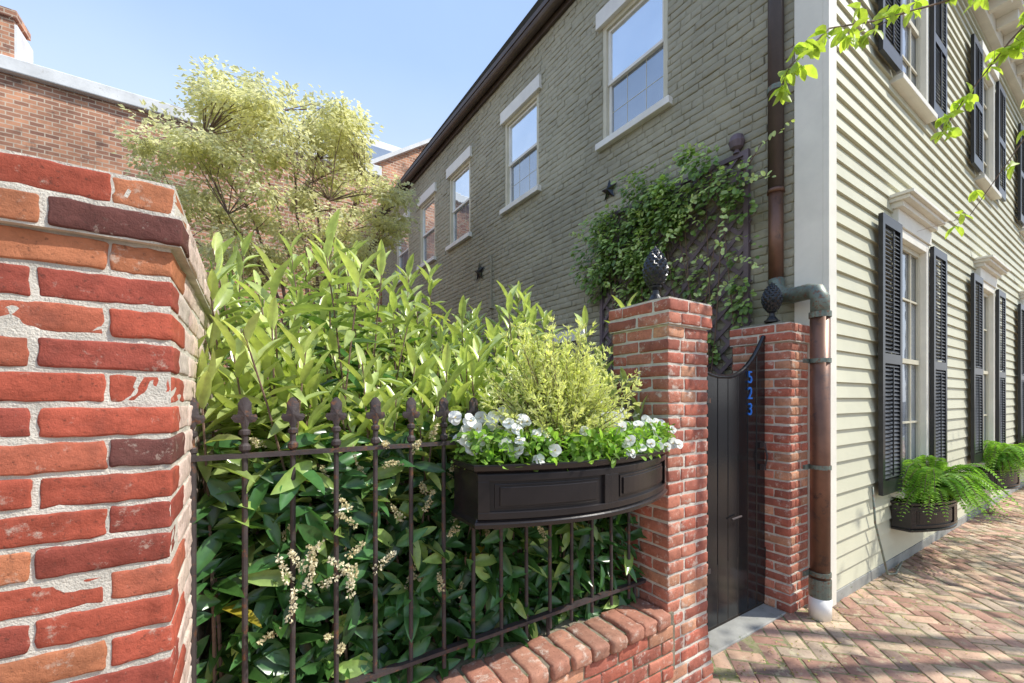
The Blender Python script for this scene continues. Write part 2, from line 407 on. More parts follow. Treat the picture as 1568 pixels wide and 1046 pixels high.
b.obj('bars',m_iron,f,smooth=False); fin.obj('fleur_finials',m_iron,f)
# ================================================================== GATE
gt=empty('garden_gate'); b=B(); YG=1.60
GX0=2.15; GX1=3.262
def gtop(x):
    t=abs((x-2.71)/.55); return 1.69+.32*min(1,max(0,t-.05)/.95)**2.2
nb=9; wdt=(GX1-GX0)/nb
for i in range(nb):
    a=GX0+i*wdt+.004; c=a+wdt-.008; tl=random.uniform(-.05,.05)
    N=6; V=[];F=[]
    for j in range(N+1):
        xx=a+(c-a)*j/N; ys=YG+tl*(xx-(a+c)/2); V+=[(xx,ys,.03),(xx,ys,gtop(xx)),(xx,ys+.03,.03),(xx,ys+.03,gtop(xx))]
    for j in range(N):
        q=4*j; F+=[(q,q+4,q+5,q+1),(q+2,q+3,q+7,q+6),(q+1,q+5,q+7,q+3),(q,q+2,q+6,q+4)]
    F+=[(0,1,3,2),(4*N,4*N+2,4*N+3,4*N+1)]; b.add(V,F)
b.box(GX0,GX1,YG+.034,YG+.06,.3,.42); b.box(GX0,GX1,YG+.034,YG+.06,1.3,1.42)
P=[(GX0+(GX1-GX0)*j/24,YG+.012,gtop(GX0+(GX1-GX0)*j/24)+.006) for j in range(25)]
b.tube(P,.018,8)
b.obj('boards',m_black,gt,bevel=.005)
b=B(); b.box(2.25,2.55,YG-.010,YG-.004,1.52,1.55); b.box(2.25,2.55,YG-.010,YG-.004,.4,.43)
b.tube([(3.2,YG-.03,1.05),(3.2,YG-.045,1.12),(3.2,YG-.03,1.19)],.007,8); b.box(3.185,3.215,YG-.03,YG,1.02,1.06); b.box(3.185,3.215,YG-.03,YG,1.18,1.22)
b.tube([(2.78,YG-.02,.72),(2.88,YG-.03,.73)],.007,8)
b.obj('hardware',m_iron,gt)
for i,ch in enumerate('523'):
    cu=bpy.data.curves.new('numeral','FONT'); cu.body=ch; cu.size=.125; cu.extrude=.004; cu.align_x='CENTER'
    o=bpy.data.objects.new('numeral_'+'abc'[i],cu); scene.collection.objects.link(o); cu.materials.append(m_blue)
    o.location=(3.03,YG-.010,1.66-i*.115); o.rotation_euler=(math.pi/2,0,0); o.parent=gt
b=B(); b.box(2.165,3.25,1.45,1.72,-.03,.012); b.obj('stone_threshold',m_conc,gt,bevel=.006)
# ================================================================== DOWNSPOUT
ds=empty('downspout'); b=B(); b.tube([(3.548,1.66,6.7),(3.548,1.66,3.2)],.056,16); b.obj('upper_pipe',m_brownpipe,ds,True)
b=B(); b.tube([(3.548,1.66,3.2),(3.548,1.66,2.5)],.053,16); b.lathe((3.548,1.66,3.19),[(0,.062),(.03,.062)],16); b.obj('mid_pipe',m_copper,ds,True)
b=B()
pts=[(3.548,1.66,2.5),(3.546,1.65,2.42),(3.53,1.60,2.36),(3.49,1.50,2.335),(3.44,1.39,2.33),(3.41,1.325,2.31),(3.40,1.30,2.26),(3.40,1.30,2.13)]
b.tube(pts,.058,16)
b.obj('elbow',m_verd,ds,True)
b=B(); b.lathe((3.40,1.30,2.12),[(0,.067),(.04,.067)],20); b.lathe((3.40,1.30,.15),[(0,.067),(.13,.067)],20)
for z in (1.80,.30,1.05): b.lathe((3.40,1.30,z),[(0,.066),(.03,.066)],20); b.box(3.28,3.40,1.345,1.36,z,z+.03)
for z in (4.0,5.5): b.lathe((3.548,1.66,z),[(0,.06),(.04,.06)],16)
b.obj('straps',m_verd,ds)
b=B(); b.tube([(3.40,1.30,2.14),(3.40,1.30,.13)],.060,20); b.obj('lower_pipe',m_copper,ds,True)
b=B(); b.tube([(3.40,1.30,.15),(3.40,1.30,.0)],.068,20); b.obj('boot',m_white,ds,True)
# ================================================================== HOUSE
hs=empty('clapboard_house'); EAVE=6.65; SL=10.6
gwin=[(1.33,2.20),(3.42,4.28),(5.42,6.26),(6.95,7.77),(8.48,9.35)]; WZ0,WZ1=4.56,5.93
holes=[(a,c,WZ0,WZ1) for a,c in gwin]
b=B(G); ss=sorted({0,SL,*[v for h in holes for v in h[:2]]}); zs=[-.05,WZ0,WZ1,EAVE+.15]
for i in range(len(ss)-1):
    for k in range(3):
        if k==1 and any(abs(ss[i]-h[0])<1e-6 for h in holes): continue
        b.quad((ss[i],0,zs[k]),(ss[i+1],0,zs[k]),(ss[i+1],0,zs[k+1]),(ss[i],0,zs[k+1]))
for a,c,z0_,z1_ in holes:
    b.quad((a,0,z0_),(a,-.12,z0_),(a,-.12,z1_),(a,0,z1_)); b.quad((c,0,z0_),(c,-.12,z0_),(c,-.12,z1_),(c,0,z1_))
    b.quad((a,0,z0_),(c,0,z0_),(c,-.12,z0_),(a,-.12,z0_)); b.quad((a,0,z1_),(c,0,z1_),(c,-.12,z1_),(a,-.12,z1_))
b.obj('garden_wall_joints',m_paintflat,hs)
C=[];H=[];cols=[]; k=0; z=.0; RH=.072
while z<EAVE:
    x=-.1 if k%2 else 0
    x-=random.uniform(0,.05)
    while x<SL:
        L=.212*random.uniform(.9,1.1) if k%6 else .108
        a,c=max(x,.19),min(x+L,SL); x+=L
        iv=[(a,c)]
        for h in holes:
            if z+RH>h[2] and z<h[3]:
                nv=[]
                for p,q in iv:
                    if q<=h[0] or p>=h[1]: nv.append((p,q))
                    else:
                        if p<h[0]: nv.append((p,h[0]))
                        if q>h[1]: nv.append((h[1],q))
                iv=nv
        for p,q in iv:
            if q-p>.025:
                C.append(((p+q)/2,random.gauss(0,.002),z+RH/2)); H.append(((q-p)/2-.001,.0085,RH/2-.001))
                v=random.uniform(.96,1.04); cols.append((.40*v,.372*v,.275*v))
    z+=RH;k+=1
bricks('painted_bricks',C,H,cols,.009,template(6,3,4),m_paint,hs,amp=.003,jit=.0014,xf=G,freq=7,skew=.010)
tw=B(G);gl=B(G);gl2=B(G);sa=B(G)
for a,c in gwin:
    tw.box(a-.07,c+.07,-.01,.055,WZ1,WZ1+.19); tw.box(a-.06,c+.06,-.02,.075,WZ0-.075,WZ0)
    fr=.05
    sa.box(a,a+fr,-.08,.0,WZ0,WZ1); sa.box(c-fr,c,-.08,.0,WZ0,WZ1); sa.box(a+fr,c-fr,-.08,.0,WZ1-fr,WZ1); sa.box(a+fr,c-fr,-.08,.0,WZ0,WZ0+.03)
    mz=(WZ0+WZ1)/2; a2,c2=a+fr,c-fr; s_=.035
    tw.box(a2,a2+s_,-.06,-.03,mz,WZ1-fr); tw.box(c2-s_,c2,-.06,-.03,mz,WZ1-fr); tw.box(a2+s_,c2-s_,-.06,-.03,WZ1-fr-s_,WZ1-fr); tw.box(a2,c2,-.075,-.025,mz-.02,mz+.018)
    tw.box(a2,a2+s_,-.075,-.045,WZ0+.03,mz-.02); tw.box(c2-s_,c2,-.075,-.045,WZ0+.03,mz-.02); tw.box(a2+s_,c2-s_,-.075,-.045,WZ0+.03,WZ0+.08)
    gl.quad((a2,-.05,mz),(c2,-.05,mz),(c2,-.05,WZ1-fr),(a2,-.05,WZ1-fr)); gl2.quad((a2,-.065,WZ0+.03),(c2,-.065,WZ0+.03),(c2,-.065,mz),(a2,-.065,mz))
    for t in (1/3,2/3):
        xx=a2+(c2-a2)*t; sa.box(xx-.003,xx+.003,-.0645,-.063,WZ0+.08,mz-.02)
    sa.box(a2+s_,c2-s_,-.0646,-.0628,(WZ0+mz)/2,(WZ0+mz)/2+.006)
tw.box(2.45,3.2,-.01,.05,2.28,2.42)
tw.obj('garden_window_trim',m_white,hs,bevel=.004); sa.obj('garden_window_frames',m_sash,hs); gl.obj('garden_glass_upper',m_glass,hs); gl2.obj('garden_glass_lower',m_glass2,hs)
b=B(G); b.box(-.02,.19,0,.028,-.02,EAVE); b.obj('corner_board_side',m_cream,hs,bevel=.003)
FX0,FX1=3.62,19.4
b=B(FR); b.box(3.588,3.72,0,.04,.0,EAVE); b.obj('corner_board_front',m_cream,hs,bevel=.003)
fw=[4.52+3.15*i for i in range(5)]
fh=[]
for c0 in fw:
    fh.append((c0+.5,c0+1.46,.70,3.14)); fh.append((c0+.5,c0+1.46,4.50,6.15))
b=B(FR); z=.09; EX=.122
while z<EAVE:
    z1=min(z+EX,EAVE); iv=[(3.72,FX1)]
    for h in fh:
        if z1>h[2]+.005 and z<h[3]-.005:
            nv=[]
            for p,q in iv:
                if q<=h[0] or p>=h[1]: nv.append((p,q))
                else: nv+=[(p,h[0]),(h[1],q)]
            iv=nv
    for p,q in iv:
        xx=p
        while xx<q-.01:
            e=min(q,xx+random.uniform(1.8,4.2)); e=q if q-e<.4 else e
            o=random.uniform(.021,.027); o2=.003; dz=random.uniform(-.0015,.0015)
            b.quad((xx,o,z+dz),(e-.0015,o,z+dz),(e-.0015,o2,z1+.004),(xx,o2,z1+.004)); b.quad((xx,.0,z+dz),(e-.0015,.0,z+dz),(e-.0015,o,z+dz),(xx,o,z+dz)); xx=e
    z+=EX
b.quad((3.72,-.001,.0),(FX1,-.001,.0),(FX1,-.001,.7),(3.72,-.001,.7))
b.obj('clapboard_siding',m_siding,hs)
b=B(FR); b.box(3.60,FX1,-.02,.03,-.05,.085); b.obj('foundation',m_conc,hs,bevel=.005)
tr=B(FR);gl=B(FR);sh=B(FR);dk=B(FR)
def shutter(a,c,z0,z1,off):
    t=.032; st=.052
    sh.box(a,a+st,off,off+t,z0,z1); sh.box(c-st,c,off,off+t,z0,z1)
    mz=z0+(z1-z0)*.47
    for p,q in [(z0,z0+.12),(mz,mz+.085),(z1-.085,z1)]: sh.box(a+st,c-st,off,off+t,p,q)
    for lo,hi in ((z0+.12,mz),(mz+.085,z1-.085)):
        z=lo+.012
        while z<hi-.025:
            V=[(a+st,off+t-.004,z),(c-st,off+t-.004,z),(c-st,off+.004,z+.036),(a+st,off+.004,z+.036)]
            V+=[(x_,y_,z_+.006) for x_,y_,z_ in V]
            sh.add(V,[(0,1,2,3),(7,6,5,4),(0,4,5,1),(2,6,7,3)]); z+=.036
        sh.box((a+c)/2-.006,(a+c)/2+.006,off+t-.003,off+t+.006,lo+.03,hi-.03)
for i,(a,c,z0_,z1_) in enumerate(fh):
    cs=.085
    tr.box(a,a+cs,-.06,.045,z0_,z1_); tr.box(c-cs,c,-.06,.045,z0_,z1_); tr.box(a+cs,c-cs,-.06,.045,z1_-cs,z1_)
    tr.box(a-.05,c+.05,-.03,.10,z0_-.055,z0_)
    if i%2==0:
        tr.box(a-.02,c+.02,0,.06,z1_+.003,z1_+.15); tr.box(a-.05,c+.05,0,.10,z1_+.15,z1_+.20); tr.box(a-.08,c+.08,0,.15,z1_+.20,z1_+.235); tr.box(a-.10,c+.10,0,.18,z1_+.235,z1_+.265)
    else:
        tr.box(a-.03,c+.03,0,.08,z1_+.003,z1_+.12)
    a2,c2=a+cs,c-cs; mz=(z0_+z1_)/2
    gl.quad((a2,-.03,z0_),(c2,-.03,z0_),(c2,-.03,z1_-cs),(a2,-.03,z1_-cs))
    for p,q in ((a2,a2+.045),(c2-.045,c2)): dk.box(p,q,-.028,-.005,z0_,z1_-cs)
    dk.box(a2,c2,-.029,-.002,mz-.025,mz+.02); dk.box(a2+.045,c2-.045,-.028,-.005,z0_,z0_+.07); dk.box(a2+.045,c2-.045,-.028,-.005,z1_-cs-.05,z1_-cs)
    for t in (1/3,2/3):
        xx=a2+(c2-a2)*t; dk.box(xx-.009,xx+.009,-.027,-.012,z0_+.07,mz-.025); dk.box(xx-.009,xx+.009,-.027,-.012,mz+.02,z1_-cs-.05)
    for q in (.25,.75):
        zz=z0_+(z1_-z0_)*q; dk.box(a2+.045,c2-.045,-.0275,-.0125,zz-.009,zz+.009)
    shutter(a-.49,a-.005,z0_+.02,z1_-.01,.05); shutter(c+.005,c+.49,z0_+.02,z1_-.01,.05)
tr.obj('facade_window_trim',m_cream,hs,bevel=.004); gl.obj('facade_glass',m_glass2,hs); dk.obj('facade_sashes',m_sash,hs); sh.obj('louvered_shutters',m_shut,hs)
b=B(FR); b.box(3.5,FX1,0,.10,EAVE,EAVE+.2); b.box(3.4,FX1,0,.34,EAVE+.2,EAVE+.30); b.box(3.36,FX1,0,.42,EAVE+.30,EAVE+.40)
x=3.8
while x<FX1: b.box(x,x+.09,.10,.30,EAVE+.06,EAVE+.2); x+=.5
b.obj('cornice',m_cream,hs,bevel=.006)
b=B(G); b.box(-.1,SL+.1,.0,.05,EAVE-.02,EAVE+.16); b.obj('fascia',m_fascia,hs)
b=B(G); P=[(-.1,.12,EAVE+.10),(SL+.1,.12,EAVE+.10)]; b.tube(P,.068,14); b.box(-.1,SL+.1,.05,.2,EAVE+.12,EAVE+.19); b.obj('gutter',m_fascia,hs,False)
b=B(); b.add([(3.45,.95,7.03),(19.4,.95,7.03),(19.4,6,9.5),(7,6,9.5),(2.98,12,6.86),(7,12,9.5)],[(0,1,2,3),(0,3,5,4)]); b.obj('roof',m_roof,hs)
b=B(); b.box(3.7,19.4,11.9,11.94,-.1,6.8); b.box(19.36,19.4,1.3,11.9,-.1,6.8); b.obj('rear_walls',m_siding,hs)
b=B(G); b.box(4.62,4.70,.0,.06,3.05,3.2); b.tube([(4.66,.03,3.2),(4.66,.03,3.9),(4.66,.03,3.95)],.012,8); b.tube([(4.66,.03,3.05),(4.66,.03,1.5)],.01,8); b.obj('junction_box',m_paintflat,hs)
def star(s,z,r,off=.03):
    o=empty('wall_star'); b=B(G); V=[(s,off+.04,z)]
    for i in range(10):
        w=math.pi/2+i*math.pi/5; rr=r if i%2==0 else r*.42; V.append((s+rr*math.cos(w),off,z+rr*math.sin(w)))
    b.add(V,[(0,1+i,1+(i+1)%10) for i in range(10)]); b.obj('star',m_black,o)
star(5.05,3.76,.18); star(2.08,3.96,.13)
cb=empty('wall_cable'); b=B(); b.tube([(4.45,1.32,.8),(4.44,1.3,.5),(4.5,1.27,.25),(4.55,1.25,.06),(4.75,1.25,.02),(5.1,1.3,.03)],.008,8); b.obj('cable',m_verd,cb,True)
# ================================================================== BACK BUILDING
rb=empty('brick_rowhouse'); b=B(); b.box(-16,3.13,12,20,-.1,7.85); b.obj('walls',m_back,rb)
b=B(); b.box(-16.1,3.13,11.86,12.5,7.852,8.13); b.obj('parapet_coping',m_coping,rb,bevel=.02)
b=B(); b.box(-5.2,-4.1,12.55,13.1,7.8,9.3); b.box(-5.25,-4.05,12.5,13.15,9.302,9.45); b.obj('chimney',m_back,rb)
b=B(); b.box(-4.098,-4.06,12.56,13.3,7.9,9.2); b.obj('chimney_render',m_coping,rb)
rb2=empty('gabled_brick_house'); b=B()
V=[(3.2,13.4,0),(9.2,13.4,0),(9.2,13.4,9.0),(6.2,13.4,11.0),(3.2,13.4,9.0)]; V+=[(x_,22,z_) for x_,_,z_ in V]
b.add(V,[(0,1,2,3,4),(5,9,8,7,6),(0,4,9,5),(1,6,7,2)]); b.obj('walls',m_back,rb2)
b=B(); b.add([(3.0,13.25,8.9),(6.2,13.25,11.1),(6.2,22,11.1),(3.0,22,8.9),(9.4,13.25,8.9),(9.4,22,8.9)],[(0,1,2,3),(1,4,5,2)]); o=b.obj('roof',m_coping,rb2); sd=o.modifiers.new('s','SOLIDIFY'); sd.thickness=.12
b=B(); b.box(3.0,4.4,14,15.2,9,10.15); b.obj('dormer',m_coping,rb2,bevel=.02)
b=B(); b.box(3.2,4.1,13.97,13.995,9.4,9.9); b.obj('dormer_glass',m_glass2,rb2)
# ================================================================== PLANTER BOX
pl=empty('window_box_planter')
def bowbox(parent,xa,xb,yb,end,bow,z0,z1,m_,npan=2):
    N=28; b=B()
    def fy(t,e=0): return yb-end-(bow-end)*math.sin(math.pi*t)**.9-e
    def loop(e,z):
        P=[(xa-e,yb,z)]
        for i in range(N+1):
            t=i/N; P.append((xa-e+(xb-xa+2*e)*t,fy(t,e),z))
        P.append((xb+e,yb,z)); return P
    prof=[(-.012,z0+.0),(.010,z0+.002),(.013,z0+.018),(.004,z0+.026),(0,z0+.032),(0,z1-.034),(.006,z1-.028),(.016,z1-.022),(.02,z1-.006),(.02,z1),(-.012,z1),(-.016,z1-.05)]
    m=N+3; V=[];F=[]
    for e,z in prof: V+=loop(e,z)
    for k in range(len(prof)-1):
        for i in range(m): F.append((k*m+i,k*m+(i+1)%m,(k+1)*m+(i+1)%m,(k+1)*m+i))
    F.append(tuple(range(m))[::-1]); b.add(V,F)
    def strip(t0,t1,za,zb,pr):
        n=max(1,int((t1-t0)*30)); V=[];F=[]
        for i in range(n+1):
            t=t0+(t1-t0)*i/n; x=xa+(xb-xa)*t
            V+=[(x,fy(t)-pr,za),(x,fy(t)-pr,zb),(x,fy(t)+.002,za),(x,fy(t)+.002,zb)]
        for i in range(n):
            q=4*i; F+=[(q,q+4,q+5,q+1),(q+1,q+5,q+7,q+3),(q,q+2,q+6,q+4)]
        F+=[(0,1,3,2),(4*n,4*n+2,4*n+3,4*n+1)]; b.add(V,F)
    a,c=z0+.034,z1-.036; fz=.024
    strip(0.0,1,a,a+fz,.013); strip(0,1,c-fz,c,.013)
    ed=[i/npan for i in range(npan+1)]
    for i in range(npan+1):
        w=.035; strip(max(0,ed[i]-w),min(1,ed[i]+w),a+fz,c-fz,.0132)
    for i in range(npan):
        t0,t1=ed[i]+.055,ed[i+1]-.055
        strip(t0,t1,a+fz+.012,c-fz-.012,.004); strip(t0+.015,t1-.015,a+fz+.022,c-fz-.022,.010)
    b.obj('box',m_,parent,False,bevel=.0015)
    s=B(); V=loop(-.016,z1-.03); s.add(V,[tuple(range(m))]); s.obj('soil',m_soil,parent)
bowbox(pl,.67,1.69,1.485,.19,.33,1.09,1.318,m_planter)
b=B(); b.box(.75,.77,1.3,1.52,1.07,1.088); b.box(1.55,1.57,1.3,1.52,1.07,1.088); b.obj('brackets',m_iron,pl)

# ================================================================== PLANTS
def hedge():
    o=empty('laurel_hedge'); P=[];D=[];N=[];L=[];W=[];C=[]; st=B()
    ns=300
    for i in range(ns):
        front=i<110
        x=random.uniform(-.10,1.95); y=random.uniform(1.60,1.78) if front else random.uniform(1.75,3.3)
        top=1.58+(y-1.6)*.36+random.uniform(-.16,.14)
        if x<.2: top+=.05
        tall=random.random()<.32 and not front
        rt=x/y
        if tall: top+=random.uniform(.18,.46)*(.35 if .40<rt<.62 else 1)
        if x>1.72 and y<1.85: continue
        lean=Vector((random.gauss(0,.12),random.gauss(0,.08),0)); base=Vector((x,y,.42))
        h=top-.42; n=int(h/.034)
        zst=.45 if front or y<2.1 else 1.1
        pts=[base+lean*(k/6)**2+Vector((0,0,h*k/6)) for k in range(7)]
        st.tube(pts,[.007-.0007*k for k in range(7)],5,cap=False)
        ang=random.uniform(0,6)
        for k in range(n):
            t=k/n; z=.42+h*t
            if z<zst: continue
            ang+=2.4; p=base+lean*t**2+Vector((0,0,h*t))
            near=(top-z)
            if tall and near>.3 and near<.5 and random.random()<.4: continue
            up=.4+2.6*max(0,1-near/.20)**1.1 if near<.20 else random.uniform(-.4,.6)
            d=Vector((math.cos(ang),math.sin(ang),up+random.gauss(0,.15))).normalized()
            if p.y+d.y*.14<1.47: d.y=abs(d.y)*.3-.1
            if p.x+d.x*.14<-.12: d.x=abs(d.x)
            l=random.uniform(.12,.19)*(1 if near>.06 else .85)
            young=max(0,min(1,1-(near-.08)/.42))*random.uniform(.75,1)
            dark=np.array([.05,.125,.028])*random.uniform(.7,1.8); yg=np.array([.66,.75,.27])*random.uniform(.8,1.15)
            if random.random()<.18 and z>.9: young=max(young,.4)
            if random.random()<.004: dark=np.array([.4,.33,.04])
            P.append(p);D.append(d);N.append((random.gauss(0,.25),random.gauss(-.15,.25),1) if abs(d.z)<.8 else (-math.cos(ang),-math.sin(ang),.6))
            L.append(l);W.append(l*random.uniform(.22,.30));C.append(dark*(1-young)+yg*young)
    for i in range(1200):
        x=random.uniform(-.12,1.74); y=random.uniform(1.53,1.72); z=random.uniform(.46,1.42)
        w=random.uniform(0,6.28); d=(math.cos(w)*.9,-abs(math.sin(w))*.35,random.uniform(-.9,.35))
        P.append((x,y,z));D.append(d);N.append((random.gauss(0,.4),-.9,random.uniform(.1,1)));l=random.uniform(.09,.17);L.append(l);W.append(l*random.uniform(.28,.38))
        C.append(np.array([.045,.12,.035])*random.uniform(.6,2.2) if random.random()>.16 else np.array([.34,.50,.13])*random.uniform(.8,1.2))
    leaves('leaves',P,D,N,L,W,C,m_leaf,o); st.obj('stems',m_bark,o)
    P=[];D=[];C=[]
    for i in range(42):
        c=Vector((random.uniform(-.05,1.2),random.uniform(1.46,1.58),random.uniform(.9,1.42) if i%3 else random.uniform(.65,1.2))); ax=Vector((random.gauss(0,.45),-.2,random.uniform(.1,1))).normalized(); l=random.uniform(.05,.10); bd=Vector(rv(1)[0])*.03
        for k in range(60):
            t=random.random(); r=rv(1)[0]; P.append(c+ax*l*t+bd*t*t+Vector(r)*.006*(1.2-t));D.append(r);C.append(np.array([.78,.70,.42])*random.uniform(.6,1.1))
    # one fuller bloom cluster near the middle of the fence
    for i in range(9):
        c=Vector((.22+random.gauss(0,.07),1.46+random.gauss(0,.02),.98+random.gauss(0,.07))); ax=Vector((random.gauss(0,.5),-.2,random.uniform(.4,1))).normalized()
        for k in range(70):
            t=random.random(); r=rv(1)[0]; P.append(c+ax*.10*t+Vector(r)*.008*(1.2-t));D.append(r);C.append(np.array([.9,.84,.6])*random.uniform(.75,1.1))
    leaves('flower_racemes',P,D,rv(len(P)),.011,.009,C,m_petal,o,T=TD)
hedge()
b=B(); b.box(-.14,3.5,1.603,3.6,-.05,.43); b.obj('garden_bed_soil',m_soil)
def shrub(name,cx,cy,cz,rx,ry,rz,n,col,l=.07,seed=1):
    o=empty(name); r=np.random.default_rng(seed); dirs=nrm(r.normal(size=(n,3))); rad=r.uniform(.55,1,(n,1))**.6
    lump=1+.18*sn(dirs*1.0,.5,seed)[:,None]
    P=np.array([cx,cy,cz])+dirs*rad*lump*np.array([rx,ry,rz]); P[:,2]=np.maximum(P[:,2],.05)
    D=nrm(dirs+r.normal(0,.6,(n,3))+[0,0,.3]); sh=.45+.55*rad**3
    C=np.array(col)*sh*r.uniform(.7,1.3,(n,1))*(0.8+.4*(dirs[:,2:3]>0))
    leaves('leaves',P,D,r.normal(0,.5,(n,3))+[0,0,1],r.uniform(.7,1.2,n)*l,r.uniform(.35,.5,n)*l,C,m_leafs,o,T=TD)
    b=B()
    for k in range(5): 
        a=k*1.25; b.tube([(cx,cy,0),(cx+.3*rx*math.cos(a),cy+.3*ry*math.sin(a),cz),(cx+.7*rx*math.cos(a),cy+.7*ry*math.sin(a),cz+rz*.5)],[.03,.02,.006],6)
    b.obj('branches',m_bark,o)
shrub('garden_shrub',1.3,4.4,1.4,1.0,.7,.95,3000,(.2,.3,.07),.09,3)
shrub('garden_shrub',-.4,4.0,1.6,.8,.8,.95,3000,(.2,.3,.07),.09,4)
shrub('garden_shrub',2.7,5.6,1.4,.8,.8,1.1,2500,(.18,.28,.07),.09,5)

def conifer():
    o=empty('golden_cypress_shrub'); P=[];D=[];C=[];L=[]; base=Vector((1.11,1.36,1.30)); st=B()
    for i in range(175):
        w=random.uniform(0,6.28); el=random.uniform(.12,1.5)
        d=Vector((math.cos(w)*math.cos(el)*1.05,math.sin(w)*math.cos(el)*.65,math.sin(el)*1.22+.08)); ln=random.uniform(.24,.42)*(0.82+.26*math.sin(el)**1)
        k=random.uniform(.75,1.05)
        bend=Vector((random.gauss(0,.05),random.gauss(0,.04),.01)); nseg=15
        for s in range(nseg):
            t=(s+3)/(nseg+2); p=base+d*ln*t+bend*t*t
            if t<.34: continue
            dd=(d+bend*2*t).normalized()
            for sg in range(3):
                side=Vector(rv(1)[0]); side=(side-dd*side.dot(dd)).normalized()
                tw=(dd*.9+side*.8).normalized(); sl=.05*(1.1-t)+.014
                for q in range(3):
                    pp=p+tw*sl*q/3; P.append(pp);D.append(tw+Vector(rv(1)[0])*.45);L.append(random.uniform(.015,.028))
                    y=min(1,t*1.15+.25*(q/3-.3))*random.uniform(.8,1.1); y=max(0,min(1,y)); C.append((np.array([.22,.30,.06])*(1-y)+np.array([.88,.89,.50])*y)*k)
        st.tube([base,base+d*ln*.5+bend*.25,base+d*ln*.95+bend],[.004,.002,.001],4)
    leaves('foliage',P,D,rv(len(P))+np.array([0,0,.6]),L,np.array(L)*.38,C,m_leafs,o,T=TD); st.obj('stems',m_bark,o)
conifer()
def pansies():
    o=empty('white_pansies'); P=[];D=[];N=[];L=[];W=[];C=[]
    for i in range(125):
        x=random.uniform(.68,1.70)
        if i<48: x=random.uniform(.66,.95)
        elif i<90: x=random.uniform(1.28,1.76)
        t=(x-.67)/1.02; front=1.485-.19-.14*max(0,math.sin(math.pi*min(1,max(0,t))))**.9
        y=random.uniform(front-.03,1.47); z=1.335+random.uniform(0,.10)+max(0,(y-front))*.35
        if y<front+.01: z-=.035
        if abs(x-1.10)<.14 and y>1.25: continue
        face=Vector((random.gauss(-.35,.35),random.gauss(-.7,.25),random.uniform(.15,.8))).normalized()
        a=face.cross(Vector((0,0,1))).normalized(); b_=face.cross(a)
        r=random.uniform(.017,.029); c=Vector((x,y,z))
        for k in range(5):
            w=k*2*math.pi/5+random.uniform(-.2,.2)+.3; d=a*math.cos(w)+b_*math.sin(w)
            P.append(c+face*.002*k);D.append(d+face*random.uniform(-.1,.35));N.append(face);L.append(r*random.uniform(.85,1.1));W.append(r*1.3);C.append(np.array([.87,.87,.82])*random.uniform(.9,1.03))
        P.append(c+face*.008-a*.004);D.append(a);N.append(face);L.append(.008);W.append(.008);C.append((.65,.45,.03))
    leaves('flowers',P,D,N,L,W,C,m_petal,o,T=TR)
    n=2400; x=rng.uniform(.66,1.72,n); t=np.clip((x-.67)/1.02,0,1); fr=1.295-.14*np.sin(np.pi*t)**.9; y=fr-.02+rng.uniform(0,1,n)*(1.48-fr); z=1.30+rng.uniform(0,1,n)**1.0*.12
    P=np.stack([x,y,z],1); D=nrm(rng.normal(size=(n,3))+[0,-.4,.5]); C=np.array([.30,.5,.10])*rng.uniform(.4,1.5,(n,1))
    m=(np.abs(x-1.10)>.10)|(y<1.24)|(rng.uniform(size=n)<.3)
    leaves('foliage',P[m],D[m],(rng.normal(0,.5,(n,3))+[0,-.2,1])[m],rng.uniform(.022,.042,n)[m],rng.uniform(.014,.022,n)[m],C[m],m_leafs,o,T=TR)
pansies()
def fern(cx,cy,cz,R,nf,seed):
    random.seed(seed); o=empty('boston_fern'); P=[];D=[];N=[];L=[];W=[];C=[]; st=B()
    for i in range(nf):
        w=random.uniform(0,6.28); dh=Vector((math.cos(w),math.sin(w)*.9,0)); 
        if dh.y>0: dh.y*=.35
        ln=R*random.uniform(.6,1.15); rise=random.uniform(.4,1.5); k=random.uniform(.75,1.2); pts=[]
        bx=random.gauss(0,.12)
        for s in range(30):
            t=s/29; p=Vector((cx,cy,cz))+dh*ln*t+Vector((bx*t*t*ln,0,ln*(rise*1.4*t-1.15*rise*t*t-.35*t**3))); pts.append(p)
        sd=dh.cross(Vector((0,0,1))).normalized()
        for s in range(2,30):
            t=s/29; l=.065*math.sin(math.pi*min(1,.12+t*.86))**.7
            tg=(pts[s]-pts[s-1]).normalized()
            for sg in (-1,1):
                P.append(pts[s]);D.append(sd*sg+tg*.35+Vector((0,0,-.12)));N.append(Vector((0,0,1))+tg*.2+Vector(rv(1)[0])*.3);L.append(l);W.append(.019)
                C.append(np.array([.27,.48,.08])*k*(.55+.85*t))
        st.tube(pts[::5],[.0025]*len(pts[::5]),4,cap=False)
    leaves('fronds',P,D,N,L,W,C,m_leafs,o,T=TD); st.obj('stalks',m_bark,o)
for i,c0 in enumerate(fw[:3]):
    p=empty('window_box_planter'); bowbox(p,c0+.42,c0+1.52,1.33,.12,.29,.36,.62,m_planter)
    fern(c0+.88,1.17,.64,.58,120,20+i)
    if i==0: fern(c0+1.25,1.2,.63,.5,70,33)
random.seed(11)
